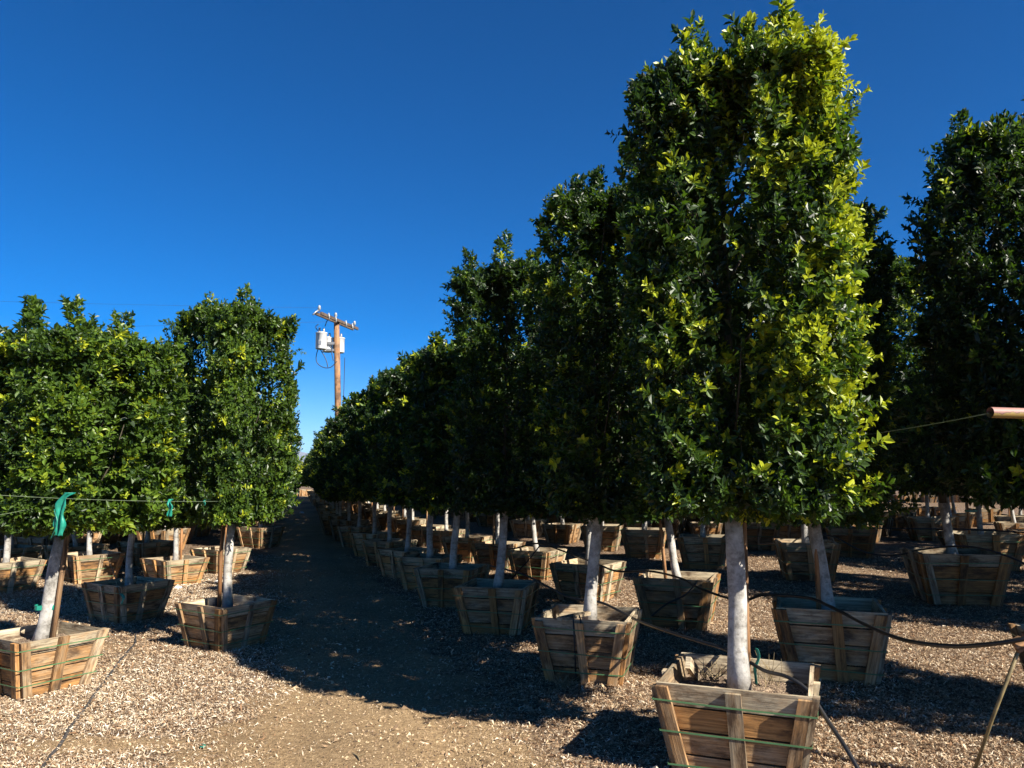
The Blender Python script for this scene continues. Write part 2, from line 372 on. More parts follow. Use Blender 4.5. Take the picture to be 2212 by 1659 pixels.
def planter_parts(seed):
    rd=random.Random(seed); random.seed(seed); parts=[]
    n=rd.choice([4,4,5])
    for k in range(4):
        mb=MB(); zs=[0.0]+[BH*(i+rd.uniform(-.08,.08))/n for i in range(1,n)]+[BH]
        if k: zs[-1]-=rd.uniform(0,.008)
        for i in range(n):
            a,b=zs[i]+.005,zs[i+1]-.005
            e=0 if k%2==0 else .025
            ja,jb=rd.uniform(-.004,.004),rd.uniform(-.004,.004)
            tint=rd.uniform(-.1,.3) if i==n-1 else rd.uniform(.45,1.15)
            j=rd.uniform(-.007,.002)
            slab(mb,k,a,b,-hw(a/BH)+e+ja,hw(a/BH)-e+jb,-hw(b/BH)+e+ja,hw(b/BH)-e+jb,-.022+j,j,tint)
        parts.append(('side_panel',mb.mesh('side_panel',M['wood'])))
        lean=rd.uniform(-.05,.05); bw=rd.uniform(.06,.085)
        zt=BH-rd.uniform(.004,.02)
        for p in (-1,0,1):
            mb=MB(); b2=bw*rd.uniform(.85,1.1); top=zt-rd.uniform(0,.012)
            if p==0: x0=rd.uniform(-.05,.05)+lean; x1=x0-lean; xs=(x0-b2/2,x0+b2/2,x1-b2/2,x1+b2/2)
            elif p<0: xs=(-hw(0)+.003,-hw(0)+b2,-hw(1)+.003,-hw(1)+b2)
            else: xs=(hw(0)-b2,hw(0)-.003,hw(1)-b2,hw(1)-.003)
            slab(mb,k,rd.uniform(.002,.012),top,*xs,.002,.036,rd.uniform(.1,1.0),True)
            parts.append(('batten',mb.mesh('batten',M['wood'])))
    for z in (.10,.27,.45):
        z+=rd.uniform(-.015,.015); mb=MB(); tl=rd.uniform(-.012,.012)
        for k in range(4):
            h0=hw(z/BH)+.036
            za=z+(tl if k in(0,1) else -tl); zb=z+(tl if k in(1,2) else -tl)
            if k==0: za,zb=z-tl,z+tl
            elif k==1: za,zb=z+tl,z+tl*.5
            elif k==2: za,zb=z+tl*.5,z-tl
            else: za,zb=z-tl,z-tl
            def q(x,zz,o):
                y=-(h0+o); X=x
                for _ in range(k): X,y=-y,X
                return Vector((X,y,zz))
            m2=rd.uniform(-.004,.001)
            for (xa,z_a,xb,z_b) in ((-h0,za,0,(za+zb)/2+m2),(0,(za+zb)/2+m2,h0,zb)):
                P=[q(xa,z_a-.0045,0.001),q(xb,z_b-.0045,0.001),q(xb,z_b+.0045,.001),q(xa,z_a+.0045,.001),q(xa,z_a-.0045,.003),q(xb,z_b-.0045,.003),q(xb,z_b+.0045,.003),q(xa,z_a+.0045,.003)]
                mb.hexa(P,.5)
        parts.append(('strap',mb.mesh('strap',M['strap'])))
    # soil with a few clods and dry leaves
    N=15; zz=BH*.80; V=[];F=[]; h=hw(.8)-.024
    r=np.random.default_rng(seed)
    for j in range(N):
        for i_ in range(N):
            x=(i_/(N-1)*2-1)*h; y=(j/(N-1)*2-1)*h
            V.append((x,y,zz+r.normal(0,.008)-.03*(x*x+y*y)/h/h*.5+.02*math.exp(-(x*x+y*y)/.02)))
    for j in range(N-1):
        for i_ in range(N-1): a=j*N+i_; F.append((a,a+1,a+N+1,a+N))
    me=np_mesh('soil',np.array(V),np.array(F),M['soil'],np.full(len(F),.5),smooth=True)
    parts.append(('soil',me))
    return parts
PV=[planter_parts(s) for s in (11,12,13,14,15)]
# small far planters: the same planter as one mesh
def joined(parts):
    mats=[]; V=[];F=[];U=[];T=[];MI=[];b=0
    for nm,me in parts:
        if nm=='strap' : continue
        m=me.materials[0]
        if m not in mats: mats.append(m)
        v=np.empty(len(me.vertices)*3,'f'); me.vertices.foreach_get('co',v); v=v.reshape(-1,3)
        at=me.attributes['tint'].data; uvl=me.uv_layers
        for p in me.polygons:
            F.append([b+k for k in p.vertices]); T.append(at[p.index].value); MI.append(mats.index(m))
            for li in p.loop_indices: U.append(tuple(uvl[0].data[li].uv) if len(uvl) else (0,0))
        V.append(v); b+=len(v)
    V=np.concatenate(V); me=bpy.data.meshes.new('planter_box'); me.from_pydata([tuple(a) for a in V],[],F)
    uv=me.uv_layers.new(name='UVMap'); uv.data.foreach_set('uv',np.array(U,'f').ravel())
    a=me.attributes.new('tint','FLOAT','FACE'); a.data.foreach_set('value',np.array(T,'f'))
    for m in mats: me.materials.append(m)
    me.polygons.foreach_set('material_index',MI); me.update(); return me
PFAR=[joined(PV[i]) for i in (0,2,3)]
rr=random.Random(77)
def planter(x,y,a,w,h,label,group,var=0,far=False):
    z=float(gz(np.array(x),np.array(y)))-.004
    if far:
        o=link('planter_box',PFAR[var%3])
    else:
        o=link('planter_box',None)
        for nm,me in PV[var%5]:
            c=bpy.data.objects.new(nm,me); col.objects.link(c); c.parent=o
    o.location=(x,y,z); o.rotation_euler=(0,0,-R(a)); o.scale=(w/BW,w/BW,h/BH)
    return tag(o,label,'planter box',group)

# ---------------------------------------------------------------- trees
LEAFN=[0]; TW={}
def crown_mesh(seed,a,b,z0,z1,nsh,nsp,young,lsize=1.0,cx=0,base=.28,sp=.75,young_sunx=0.0,round_=False):
    r=np.random.default_rng(seed)
    ph=r.uniform(0,6.28,(9,)); fr=r.normal(0,1,(9,3))
    def lump(P):
        s=0
        for i in range(9): s=s+np.sin((P*fr[i]).sum(1)*(2.6 if i<5 else 6)+ph[i])*(1 if i<5 else .6)
        return s/3.6
    fr2=r.normal(0,1,(10,3)); ph2=r.uniform(0,6.28,10)
    def cav(P):
        s=0
        for i in range(10): s=s+np.sin((P*fr2[i]).sum(1)*9.5+ph2[i]+1.5*np.sin((P*fr2[9-i]).sum(1)*4))
        return s/2.4
    a*=.90; b*=.90
    def prof(t): return np.interp(t,[0,.06,.25,.6,.85,1],[.86,.94,1,1.02,1.03,1.0])
    hz=z1-z0
    n1=int(nsh*.80); n2=nsh-n1
    # side shoots
    th=r.uniform(0,2*math.pi,n1); z=z0+hz*r.uniform(0,1,n1)**1.0
    ex=.42 if not round_ else .9
    cx_,sy_=np.cos(th),np.sin(th)
    X_=np.sign(cx_)*np.abs(cx_)**ex*a; Y_=np.sign(sy_)*np.abs(sy_)**ex*b
    t=(z-z0)/hz; k=prof(t)
    P=np.stack([X_*k,Y_*k,z],1); lp=lump(P)
    inner=r.uniform(0,1,n1)<.38
    dep=np.where(inner,r.uniform(.14,.85,n1),np.abs(r.normal(0,.07,n1)))
    kk=1+.11*lp-dep; P[:,0]*=kk; P[:,1]*=kk
    N=np.stack([cx_/a,sy_/b,np.full(n1,.0)],1); N/=np.linalg.norm(N,axis=1)[:,None]
    D=N*.75+np.array([0,0,.65])+r.normal(0,.32,(n1,3))
    cv=cav(P); push=np.where(inner,1.0,np.clip(1+.10*cv,.80,1.13)); P[:,0]*=push; P[:,1]*=push; keep=inner|(cv>-.25)|(r.uniform(0,1,len(cv))>.42); P,D=P[keep],D[keep]
    # top shoots
    x=r.uniform(-1,1,n2); y=r.uniform(-1,1,n2); kp=.93
    tz=z1+.10*lump(np.stack([x*a*2,y*b*2,np.zeros(n2)],1))-.03*hz*(x**4+y**4)-np.abs(r.normal(0,.12,n2))
    P2=np.stack([x*a*kp,y*b*kp,tz],1); D2=np.stack([x*.35,y*.35,np.ones(n2)],1)+r.normal(0,.25,(n2,3))
    n3=int(nsh*.09); x=r.uniform(-.92,.92,n3); y=r.uniform(-.92,.92,n3)
    P3=np.stack([x*a*.9,y*b*.9,z0+.03+np.abs(r.normal(0,.12,n3))],1); D3=np.stack([x*.8,y*.8,np.full(n3,-.15)],1)+r.normal(0,.35,(n3,3))
    Ps=[P,P2,P3]; Ds=[D,D2,D3]
    # leader spires
    for i in range(nsp):
        ang=2*math.pi*(i+r.uniform(-.3,.3))/nsp; rad=r.uniform(.5,.88)
        bx,by=math.cos(ang)*a*rad,math.sin(ang)*b*rad; hh=sp*r.uniform(.22,.62)*(hz/3)**.7; m=int(26+hh*90); rd=r.uniform(.09,.16)
        s=r.uniform(0,1,m); aa=r.uniform(0,6.28,m); rr_=rd*(1-s*.85)
        lean=r.normal(0,.06,2)
        P3=np.stack([bx+lean[0]*s+rr_*np.cos(aa),by+lean[1]*s+rr_*np.sin(aa),z1-.18+(hh+.18)*s],1)
        D3=np.stack([np.cos(aa)*.5,np.sin(aa)*.5,np.full(m,1.0)],1)+r.normal(0,.2,(m,3)); Ps.append(P3);Ds.append(D3)
    # a few longer sprays sticking out
    ns=int(nsh*.014)
    for i in range(ns):
        th_=r.uniform(0,6.28); zz=z0+hz*r.uniform(0.0,.95); c,s_=math.cos(th_),math.sin(th_)
        e0=np.array([np.sign(c)*abs(c)**ex*a*.92,np.sign(s_)*abs(s_)**ex*b*.92,zz]); dd=np.array([c,s_,r.uniform(.2,1.0)]); dd/=np.linalg.norm(dd)
        for q in range(4):
            Ps.append((e0+dd*(.05+.055*q))[None]+r.normal(0,.012,(1,3))); Ds.append((dd+r.normal(0,.25,3))[None])
    P=np.concatenate(Ps); D=np.concatenate(Ds); D/=np.linalg.norm(D,axis=1)[:,None]
    ns=len(P); nl=9
    yo=r.uniform(0,1,ns)<np.clip((young+young_sunx*(P[:,0]/a))*np.clip(1+.9*cav(P*.6+2),.1,2.2),0.01,.97)  # new growth leans right; part of it paints in the sun's yellow
    base_t=np.clip(r.normal(base,.12,ns)+young_sunx*.30*(P[:,0]/a)+.10*lump(P*1.7+3),.02,.8)  # base tint darkened on the left, lightened on the right: painted shade and sun
    U=np.cross(D,np.array([.3,.2,.9])+r.normal(0,.1,(ns,3))); U/=np.linalg.norm(U,axis=1)[:,None]; W=np.cross(D,U)
    Vs=[];Ts=[]
    off0=r.uniform(0,6.28,ns); ssc=np.clip(np.exp(r.normal(0,.22,ns)),.6,1.5)
    for j in range(nl):
        f=j/(nl-1)
        an=off0+j*2.4+r.normal(0,.25,ns); op=(1.25-.80*f)+r.normal(0,.30,ns)   # angle from shoot axis
        ld=D*np.cos(op)[:,None]+(U*np.cos(an)[:,None]+W*np.sin(an)[:,None])*np.sin(op)[:,None]
        ld[:,2]-=.12*r.uniform(0,1,ns); ld/=np.linalg.norm(ld,axis=1)[:,None]
        sd=np.cross(ld,D); sd/=(np.linalg.norm(sd,axis=1)[:,None]+1e-6)
        nr=np.cross(sd,ld)
        ro=r.normal(0,.35,ns)[:,None]; sd=sd*np.cos(ro)+nr*np.sin(ro); nr=np.cross(sd,ld)
        L=(.070*lsize*ssc*r.uniform(.62,1.2,ns)*(1-.30*f))[:,None]; Wd=L*.24*r.uniform(.85,1.2,ns)[:,None]
        o=P+D*(.012+.085*f*lsize)
        fold=.35*Wd
        v0=o; tip=o+ld*L-nr*L*.12
        m1=o+ld*L*.34; m2=o+ld*L*.68-nr*L*.03
        a1=m1-sd*Wd+nr*fold; a2=m2-sd*Wd*.85+nr*fold; b1=m1+sd*Wd+nr*fold; b2=m2+sd*Wd*.85+nr*fold
        Vs.append(np.stack([v0,a1,a2,tip,b2,b1],1))
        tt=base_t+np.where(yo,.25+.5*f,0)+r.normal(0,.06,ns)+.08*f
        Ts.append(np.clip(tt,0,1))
    V=np.concatenate(Vs).reshape(-1,3); T=np.concatenate(Ts); n=len(T)
    V[:,0]+=cx
    q=np.arange(n)*6
    F=np.concatenate([np.stack([q,q+3,q+2,q+1],1),np.stack([q,q+5,q+4,q+3],1)])
    LEAFN[0]+=n
    # twigs carrying the shoots: thin three-sided stems running back into the crown
    sel=np.arange(ns)[::5]; sel=sel[P[sel,2]>z0+.3]; A=P[sel]+D[sel]*.06; ax=np.stack([np.zeros(len(sel)),np.zeros(len(sel)),A[:,2]-.35],1); ax[:,:2]=A[:,:2]*.45
    B=A+(ax-A)*np.clip(.13/np.linalg.norm(ax-A,axis=1),0,1)[:,None]; Mi=(A+B)/2+r.normal(0,.008,A.shape)+np.array([0,0,-.008])
    VV=[]
    for C,rad in ((A,.0010),(Mi,.0016),(B,.0022)):
        for k in range(3): VV.append(C+rad*np.array([math.cos(k*2.09),math.sin(k*2.09),.3*math.sin(k*2.09+1)]))
    m=len(sel); VV=np.concatenate(VV); VV[:,0]+=cx; k=np.arange(m); FF=[]
    for l in range(2):
        for j in range(3): FF.append(np.stack([k+m*(3*l+j),k+m*(3*l+(j+1)%3),k+m*(3*(l+1)+(j+1)%3),k+m*(3*(l+1)+j)],1))
    TW[seed]=np_mesh('twigs',VV,np.concatenate(FF),M['twig'],np.full(6*m,.5))
    me=np_mesh('crown',V,F,M['leaf'],np.concatenate([T,T])); me['seed']=seed; return me
def trunk_mesh(r0,lean,zb,z0,z1,seed,ax=.6):
    """trunk from soil height to the crown, with limbs inside the crown"""
    rd=random.Random(seed); mb=MB(); pts=[];rad=[]
    n=12
    for i in range(n+1):
        t=i/n; z=zb-.05+(z1-.45-zb)*t; lz=min(1,(z-zb)/max(.1,z0-zb))
        wob=.008*math.sin(z*7+seed)
        k=1.0 if z<z0 else max(.25,1-(z-z0)/(z1-z0)*.9)
        flare=1+.35*math.exp(-max(0,z-zb)/.05)
        pts.append((lean[0]*lz+wob,lean[1]*lz+.006*math.cos(z*6+seed),z)); rad.append(r0*k*(1-.10*lz)*flare*(1+rd.uniform(-.03,.03)))
    kz=[i for i,p in enumerate(pts) if p[2]<=z0+.12][-1]
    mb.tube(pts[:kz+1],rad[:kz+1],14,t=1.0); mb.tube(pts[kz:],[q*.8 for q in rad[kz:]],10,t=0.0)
    for i in range(12):
        z=z0-.02+(z1-z0-.6)*i/12+rd.uniform(0,.1); a=i*2.4+rd.uniform(-.3,.3); t=(z-zb)/(z1-zb)
        b=Vector((lean[0],lean[1],z)); L=ax*rd.uniform(.6,.95); d=Vector((math.cos(a),math.sin(a),1.1+rd.uniform(-.2,.5)))
        p=[b,b+Vector((d.x*L*.4,d.y*L*.4,d.z*L*.3)),b+Vector((d.x*L*.75,d.y*L*.75,d.z*L*.75)),b+Vector((d.x*L*.9,d.y*L*.9,d.z*L*1.1))]
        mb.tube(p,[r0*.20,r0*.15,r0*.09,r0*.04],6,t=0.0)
    return mb.mesh('trunk',M['bark'])
def stake_mesh(zb,zt,seed,r=.021):
    rd=random.Random(seed); mb=MB(); mb.tube([(0,0,zb-.1),(rd.uniform(-.01,.01),0,(zb+zt)/2),(rd.uniform(-.02,.02),0,zt)],[r,r*.97,r*.95],9,t=rd.uniform(.3,.9)); return mb.mesh('stake',M['stake'])
def tie_mesh(dx,r0,rs,seed=0):
    mb=MB(); n=18; P=[]
    L=abs(dx)
    for i in range(n+1):
        a=2*math.pi*i/n; c,s=math.cos(a),math.sin(a)
        cxm=L/2*(1 if c>0 else -1); rr0=(rs if c>0 else r0)+.003
        P.append((cxm+c*rr0-0+L/2-L/2, s*rr0*1.0))
    ca,sa=math.cos(dx if False else 0),0
    for i in range(n):
        (xa,ya),(xb,yb)=P[i],P[i+1]
        mb.face([(xa,ya,-.018),(xb,yb,-.018),(xb,yb,.018),(xa,ya,.018)])
        mb.face([(xa*1.02,ya*1.02,.018),(xb*1.02,yb*1.02,.018),(xb*1.02,yb*1.02,-.018),(xa*1.02,ya*1.02,-.018)])
    return mb.mesh('tie',M['tape'])

# crown stock (all in tree space, z above the ground)
CR={}
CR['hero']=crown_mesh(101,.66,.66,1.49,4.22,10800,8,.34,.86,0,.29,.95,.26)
CR['edge']=crown_mesh(102,.97,.62,1.45,4.0,8200,6,.04,.92,0,.2)
CR['tall1']=crown_mesh(103,.66,.64,1.38,4.25,7400,6,.10,.88)
CR['tall2']=crown_mesh(104,.68,.66,1.36,4.15,7200,5,.07,.88)
CR['tall3']=crown_mesh(109,.64,.66,1.40,4.25,7200,7,.07,.90)
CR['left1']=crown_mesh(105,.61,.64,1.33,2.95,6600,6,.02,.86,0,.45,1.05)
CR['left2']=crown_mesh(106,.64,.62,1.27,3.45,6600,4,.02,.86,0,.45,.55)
CR['short1']=crown_mesh(107,.64,.64,1.25,3.25,2900,5,.12,1.2)
CR['short2']=crown_mesh(108,.62,.66,1.22,3.15,2800,4,.18,1.2)
TS={}
def tree(x,y,crown,r0=.058,lean=(0,0),cdx=0,cdy=0,zsoil=.42,z0=1.45,z1=4.3,label='',group=None,rot=0,sc=(1,1,1),stake=None,tie=None,tkey=None,yaw=0,name='box_tree'):
    z=float(gz(np.array(x),np.array(y)))
    o=link(name,None,loc=(x,y,z)); tag(o,label,'tree',group)
    key=tkey or (x,y)
    if key not in TS: TS[key]=trunk_mesh(r0,lean,zsoil,z0,z1,int(abs(x*13+y*7))%97)
    link('trunk',TS[key],o)
    c=link('crown',CR[crown],o,(cdx+lean[0],cdy+lean[1],0)); c.rotation_euler=(0,0,-R(yaw)+round(rot)*math.pi/2); c.scale=sc
    if y<22: link('twigs',TW[CR[crown]['seed']],c)
    if stake:
        dx,dy,lx=stake; k=('s',round(zsoil,2),round(z0,1),int(x*5)%3)
        if k not in TS: TS[k]=stake_mesh(zsoil,z0+.25,int(x*5)%3)
        s=link('support_stake',TS[k],o,(dx,dy,0)); s.rotation_euler=(0,lx,0)
    if tie:
        k=('t',round(tie[1],2))
        if k not in TS: TS[k]=tie_mesh(tie[1],r0,.024)
        t=link('tie',TS[k],o,(tie[2],0,tie[0]))
    return o

BXG='wooden planter boxes in rows'; TRG='square trimmed trees growing in planter boxes'
# key: x,y,yaw,w,h,variant | tree: crown, r, lean, cdx, zs, z0,z1, rot, sc, stake | labels
NEAR=[
 (1.37,4.81,22.0,.84,.55,0,'hero',.059,(.0,0),.12,1.45,4.28,0,(.93,.95,1),(.075,.09,.0),
  'large weathered planter box closest to the camera, hose over its right rim corner','tallest and nearest tree with bright yellow-green sunlit leaves, pale trunk in the frontmost box'),
 (.66,6.78,16.7,.76,.53,1,'tall1',.052,(.09,0),.24,1.40,4.3,.4,(.92,.95,.97),None,
  'planter box with a loose grey wood scrap on its front rim and two shadow strips','tree just behind and left of the tallest tree, dappled pale trunk leaning right'),
 (-.16,8.85,13.9,.77,.52,2,'tall2',.05,(.09,0),.10,1.36,4.2,1.9,(.94,.94,.96),None,
  'shaded grey planter box beside the dirt lane, third from the camera in the lane row','tree at the lane whose slate-grey shaded trunk leans right out of the third lane box'),
 (-.80,10.6,16.7,.78,.52,3,'short1',.05,(.05,0),.10,1.30,3.3,.3,(1,1,1.02),None,
  'dark shaded planter box directly behind the third lane box, overlapping the one after it','shorter dark tree by the lane, first one behind the tall trees'),
 (-1.28,12.2,20,.74,.50,4,'short2',.05,(0,0),0,1.25,3.2,1.2,(1,1,1.05),None,
  'fifth planter box along the right side of the lane, half hidden in black shade','fifth tree of the lane row, lost in shadow with a straight dark trunk'),
 (-1.80,13.5,40,.74,.48,0,'short1',.045,(.03,0),0,1.25,3.2,2.3,(1,.95,1.02),None,
  'lane planter box with a sunlit brown side panel catching light among dark ones','sixth tree of the lane row, above the box with a sunlit corner'),
 (-2.35,15.0,35,.74,.50,1,'short2',.045,(0,0),0,1.25,3.2,3.0,(1,1,1.03),None,
  'dark corner-on planter box, seventh along the right side of the lane','seventh tree of the lane row, with a pointed top against the sky'),
 (-2.98,16.9,30,.72,.50,2,'short1',.045,(0,0),0,1.25,3.2,4.0,(1,1,.98),None,
  'eighth planter box along the right side of the lane, nearly black in shade','eighth tree of the lane row, its sunlit edge speckled yellow-green'),
 (-3.70,18.9,25,.72,.50,3,'short2',.045,(0,0),0,1.25,3.2,5.0,(1,1,.97),None,
  'ninth planter box along the right side of the lane, near the utility pole','ninth tree of the lane row, just right of where the utility pole goes down'),
 (2.77,6.93,19.3,.86,.60,2,'tall3',.062,(-.10,0),.03,1.42,4.2,.9,(.93,.95,.93),(-.10,-.03,.02),
  'brown planter box right of the front tree, shaded above and sunlit lower right','tree behind the right shoulder of the tallest, striped shadows on its thick trunk'),
 (1.91,9.05,20.7,.82,.56,4,'tall2',.045,(-.14,0),0,1.40,4.2,2.2,(1,1,.95),(-.10,.0,-.085),
  'sunlit brown planter box with a diagonal hose shadow across its front','tree whose white trunk and orange stake lean left out of the sunlit box'),
 (1.07,11.05,33,.77,.52,0,'tall1',.043,(.05,0),0,1.40,4.2,3.4,(1,1,.9),None,
  'planter box seen between two trunks, left face grey and right face glowing orange','tree rising from the orange-sided box, partly behind the dappled trunk'),
 (.42,13.1,28,.72,.50,1,'tall3',.042,(-.12,0),0,1.35,4.2,4.3,(1,1,.88),None,
  'sunlit planter box with a looping hose over its corner, centre of the second row','tree with a knotty bright white trunk leaning left in the second row'),
 (-.26,14.6,26,.74,.50,2,'short1',.042,(-.03,0),0,1.30,3.3,.5,(1,1,1.1),(-.09,0,.0),
  'pale planter box with a drooping torn liner edge behind the slanting dark trunk','tree with a white trunk and pinkish stake just left of the slanting dark trunk'),
 (-.92,16.0,30,.74,.50,3,'short2',.042,(0,0),0,1.30,3.3,1.5,(1,1,1.1),None,
  'brightly sunlit planter box fifth along the second row','second row tree with a bright trunk between two dark trunks'),
 (-1.48,17.6,25,.74,.50,4,'short1',.042,(0,0),0,1.30,3.3,2.5,(1,1,1.1),None,
  'small pale planter box sixth along the second row','second row tree with a slim bright trunk above the pale sixth box'),
 (-2.02,19.2,30,.74,.50,0,'short2',.042,(0,0),0,1.30,3.3,3.5,(1,1,1.1),(-.08,0,.0),
  'small planter box seventh along the second row, sun on its rim','second row tree with a brown stake beside its bright trunk, seventh along'),
 (6.05,10.74,14,1.04,.68,3,'tall1',.062,(-.12,0),-.05,1.45,4.3,1.1,(1.08,1.08,1.07),None,
  'large dark brown planter box in deep shade near the right edge','tree near the right edge with a tall dark leaning trunk in the large shaded box'),
 (4.88,13.0,12.7,.88,.62,1,'tall2',.055,(0,0),0,1.4,4.2,2.6,(1,1,1.0),None,
  'brown planter box partly hidden behind the striped trunk, left third lit','tree standing behind the striped trunk, its own trunk hidden in shade'),
 (3.57,14.6,15,.86,.60,2,'tall3',.05,(0,0),0,1.4,4.2,.8,(1,1,.98),None,
  'near-black planter box just left of the frontmost trunk','tree over the near-black box left of the frontmost trunk'),
 (2.78,16.4,15,.84,.60,4,'tall1',.05,(0,0),0,1.4,4.2,3.9,(1,1,.96),None,
  'half-lit planter box left of the orange stake, front batten catching sun','tree over the half-lit box seen left of the orange stake'),
 (2.10,18.2,14,.84,.58,0,'tall2',.05,(0,0),0,1.4,4.2,5.2,(1,1,.96),None,
  'dark planter box right of the dappled trunk in the third row','third row tree right of the dappled trunk, sky showing in its crown'),
 (8.75,14.6,12,1.10,.66,2,'tall3',.05,(.0,0),0,1.4,4.2,3.2,(1,1,1.05),(-.20,0,.0),
  'planter box at the right edge with a glowing orange corner and green strap','tree at the right edge with a white trunk and stake joined by teal tie'),
 (7.20,16.6,22,.92,.62,3,'tall1',.048,(-.16,0),0,1.4,4.2,.2,(1,1,1),(-.17,0,-.07),
  'sunlit orange planter box with a dark hose crossing in front, right of the striped trunk','tree with a leaning white trunk, stake and teal tie above the sunlit orange box'),
 (5.75,18.4,10,.92,.64,0,'tall2',.048,(0,0),0,1.4,4.2,1.4,(1,1,1),None,
  'brown planter box just right of the frontmost trunk with pale battens','tree over the brown box just right of the frontmost trunk'),
 (11.1,20.8,15,.95,.62,1,'tall3',.05,(0,0),0,1.4,4.2,2.8,(1,1,1),None,
  'black-looking planter box left of the large shaded box at the right','tree above the black-looking box behind the tall dark leaning trunk'),
 (-3.80,6.40,31,.68,.44,3,'left1',.057,(.12,0),.03,1.20,2.9,.6,(.98,1,.93),(.085,-.02,.06),
  'reddish brown planter box at the left edge, cut off by the frame','bushy tree at the left with a thick pale trunk and stake tied with green tape'),
 (-2.88,7.98,31,.67,.45,4,'left2',.045,(.0,0),-.02,1.13,3.5,1.0,(.77,.82,.965),(-.07,-.02,0),
  'planter box beside the lane on the left, right side in black shade, dark block inside','square-topped sunlit tree standing alone left of the lane below the sky'),
 (-4.60,9.45,30,.70,.45,0,'left1',.042,(0,0),.05,1.15,2.5,2.4,(.90,.92,.80),None,
  'nearly black planter box in shade between the two left foreground boxes','tree between the two left foreground trees, its dark trunk upright'),
 (-5.37,12.5,37,.72,.42,2,'short1',.04,(.0,0),0,1.2,3.2,.4,(1,1,.95),(.09,0,0),
  'sunlit yellow-brown planter box left of the lane with white stones at its foot','tree over the sunlit yellow-brown box, white trunk with brown stake'),
 (-5.20,14.0,30,.72,.44,1,'short2',.04,(.06,0),0,1.2,3.2,1.4,(1,1,.95),(.08,0,0),
  'pale planter box just behind the sunlit yellow-brown one','tree with a bright trunk leaning right just behind the yellow-brown box'),
 (-6.9,12.8,38,.76,.46,4,'short1',.04,(-.03,0),0,1.2,3.2,2.4,(1,1,.92),None,
  'planter box split into sunlit left and black right, behind the thick left trunk','tree with a thin curved white trunk behind the thick left trunk'),
 (-7.55,11.7,35,.76,.46,0,'left2',.045,(0,0),0,1.15,3.2,3.4,(1,1,.90),None,
  'sunlit planter box at the extreme left edge above the reddish one','leftmost tree, only its right part in the frame, feathery top'),
 (-8.9,13.9,25,.76,.46,1,'short2',.045,(0,0),0,1.2,3.2,4.4,(1,1,.95),None,
  'red-brown planter box at the left edge, upper one of two','tree beyond the left edge box, mostly hidden by nearer crowns'),
 (-7.0,15.0,30,.74,.46,2,'short2',.04,(.03,0),0,1.2,3.2,5.4,(1,1,.9),(-.07,0,0),
  'small lit planter box under the gap between the two left crowns','tree with a short white trunk and brown stake seen between the left crowns'),
 (-7.9,14.2,30,.74,.46,3,'short1',.04,(-.22,0),0,1.2,3.2,.9,(1,1,.9),None,
  'pale-rimmed planter box with a strongly slanting trunk','tree whose thin white trunk slants strongly to the left'),
 (-6.05,18.8,28,.76,.50,4,'short1',.045,(0,0),0,1.2,3.2,2.9,(1,1,.95),None,
  'dark planter box with two orange battens at the left edge of the lane','tree behind the square-topped lane tree, seen at its lower right edge'),
 (4.2,5.66,18,.86,.58,1,'edge',.06,(0,0),-.02,1.45,3.9,0,(.92,1,1.05),None,
  None,'dark glossy tree at the right edge, crown cut off and mostly shaded'),
]
occ=[]
for i,(x,y,a,bw,bh,var,cr,r0,lean,cdx,z0,z1,rot,sc,stake,lb,lt) in enumerate(NEAR):
    planter(x,y,a,bw,bh,lb or 'planter box just outside the right edge of the picture',BXG,var)
    tie=None
    if 'teal tie' in lt: tie=(1.05,stake[0],stake[0]/2)
    elif 'tied with green tape' in lt: tie=(.62,stake[0],stake[0]/2)
    tree(x,y,cr,r0,lean,cdx,0,bh*.80,z0,z1,lt,TRG,rot,yaw=a+2,sc=sc,stake=stake,tie=tie)
    occ.append((x,y))
# trees outside the right edge that shade what the photo shows
for (x,y) in ((5.35,4.25),(7.3,8.9),(8.5,7.0),(10.3,12.3),(11.0,16.4),(12.8,18.4),(10.9,14.3),(13.4,15.6),(9.3,9.7),(10.4,7.8),(11.9,10.0)):
    planter(x,y,18,.86,.58,'planter box standing beyond the right edge of the picture','planter boxes beyond the right edge',1,True)
    tree(x,y,'tall1',.055,(0,0),0,0,.46,1.4,4.2,'trimmed box tree standing beyond the right edge of the picture','trees beyond the right edge',rr.uniform(0,6),(1.05,1.05,1),tkey='off')
    occ.append((x,y))
# far rows, each parallel to the lane
def row(x20,ya,yb,step,kind,bl,tl,grp,sl=.29,hk=1.0):
    y=ya
    while y<yb:
        x=x20-sl*(y-20)+rr.uniform(-.12,.12); yy=y+rr.uniform(-.15,.15)
        if abs(x)<.70*yy+1.2 and all((x-a)**2+(yy-b)**2>1.45 for a,b in occ):
            occ.append((x,yy))
            planter(x,yy,rr.uniform(5,38),rr.uniform(.72,.88),rr.uniform(.48,.58),bl,grp+' boxes',rr.randrange(3),True)
            k='short' if kind=='s' else 'tall'; c=k+str(rr.randint(1,2)); h=rr.uniform(.93,1.05)*hk
            ln=rr.choice([0,0,-1,1])
            tree(x,yy,c,.046,(0.07*ln,0),0,0,.42,1.25,3.2 if kind=='s' else 4.2,tl,grp+' trees',rr.uniform(0,6.2),(rr.uniform(.95,1.05),rr.uniform(.95,1.05),h),
                 (rr.choice([-.08,.08]),0,0) if rr.random()<.3 and yy<32 else None,tkey=(k,ln))
        y+=step
row(-4.15,20.9,62,1.95,'s','small dark planter box far down the row right of the lane','small dark tree in the receding row right of the lane, beyond the ninth','far lane row',.276,.92)
row(-2.35,21.0,50,2.0,'s','small planter box far back in the second row from the lane','small tree far back in the second row from the lane','far second row')
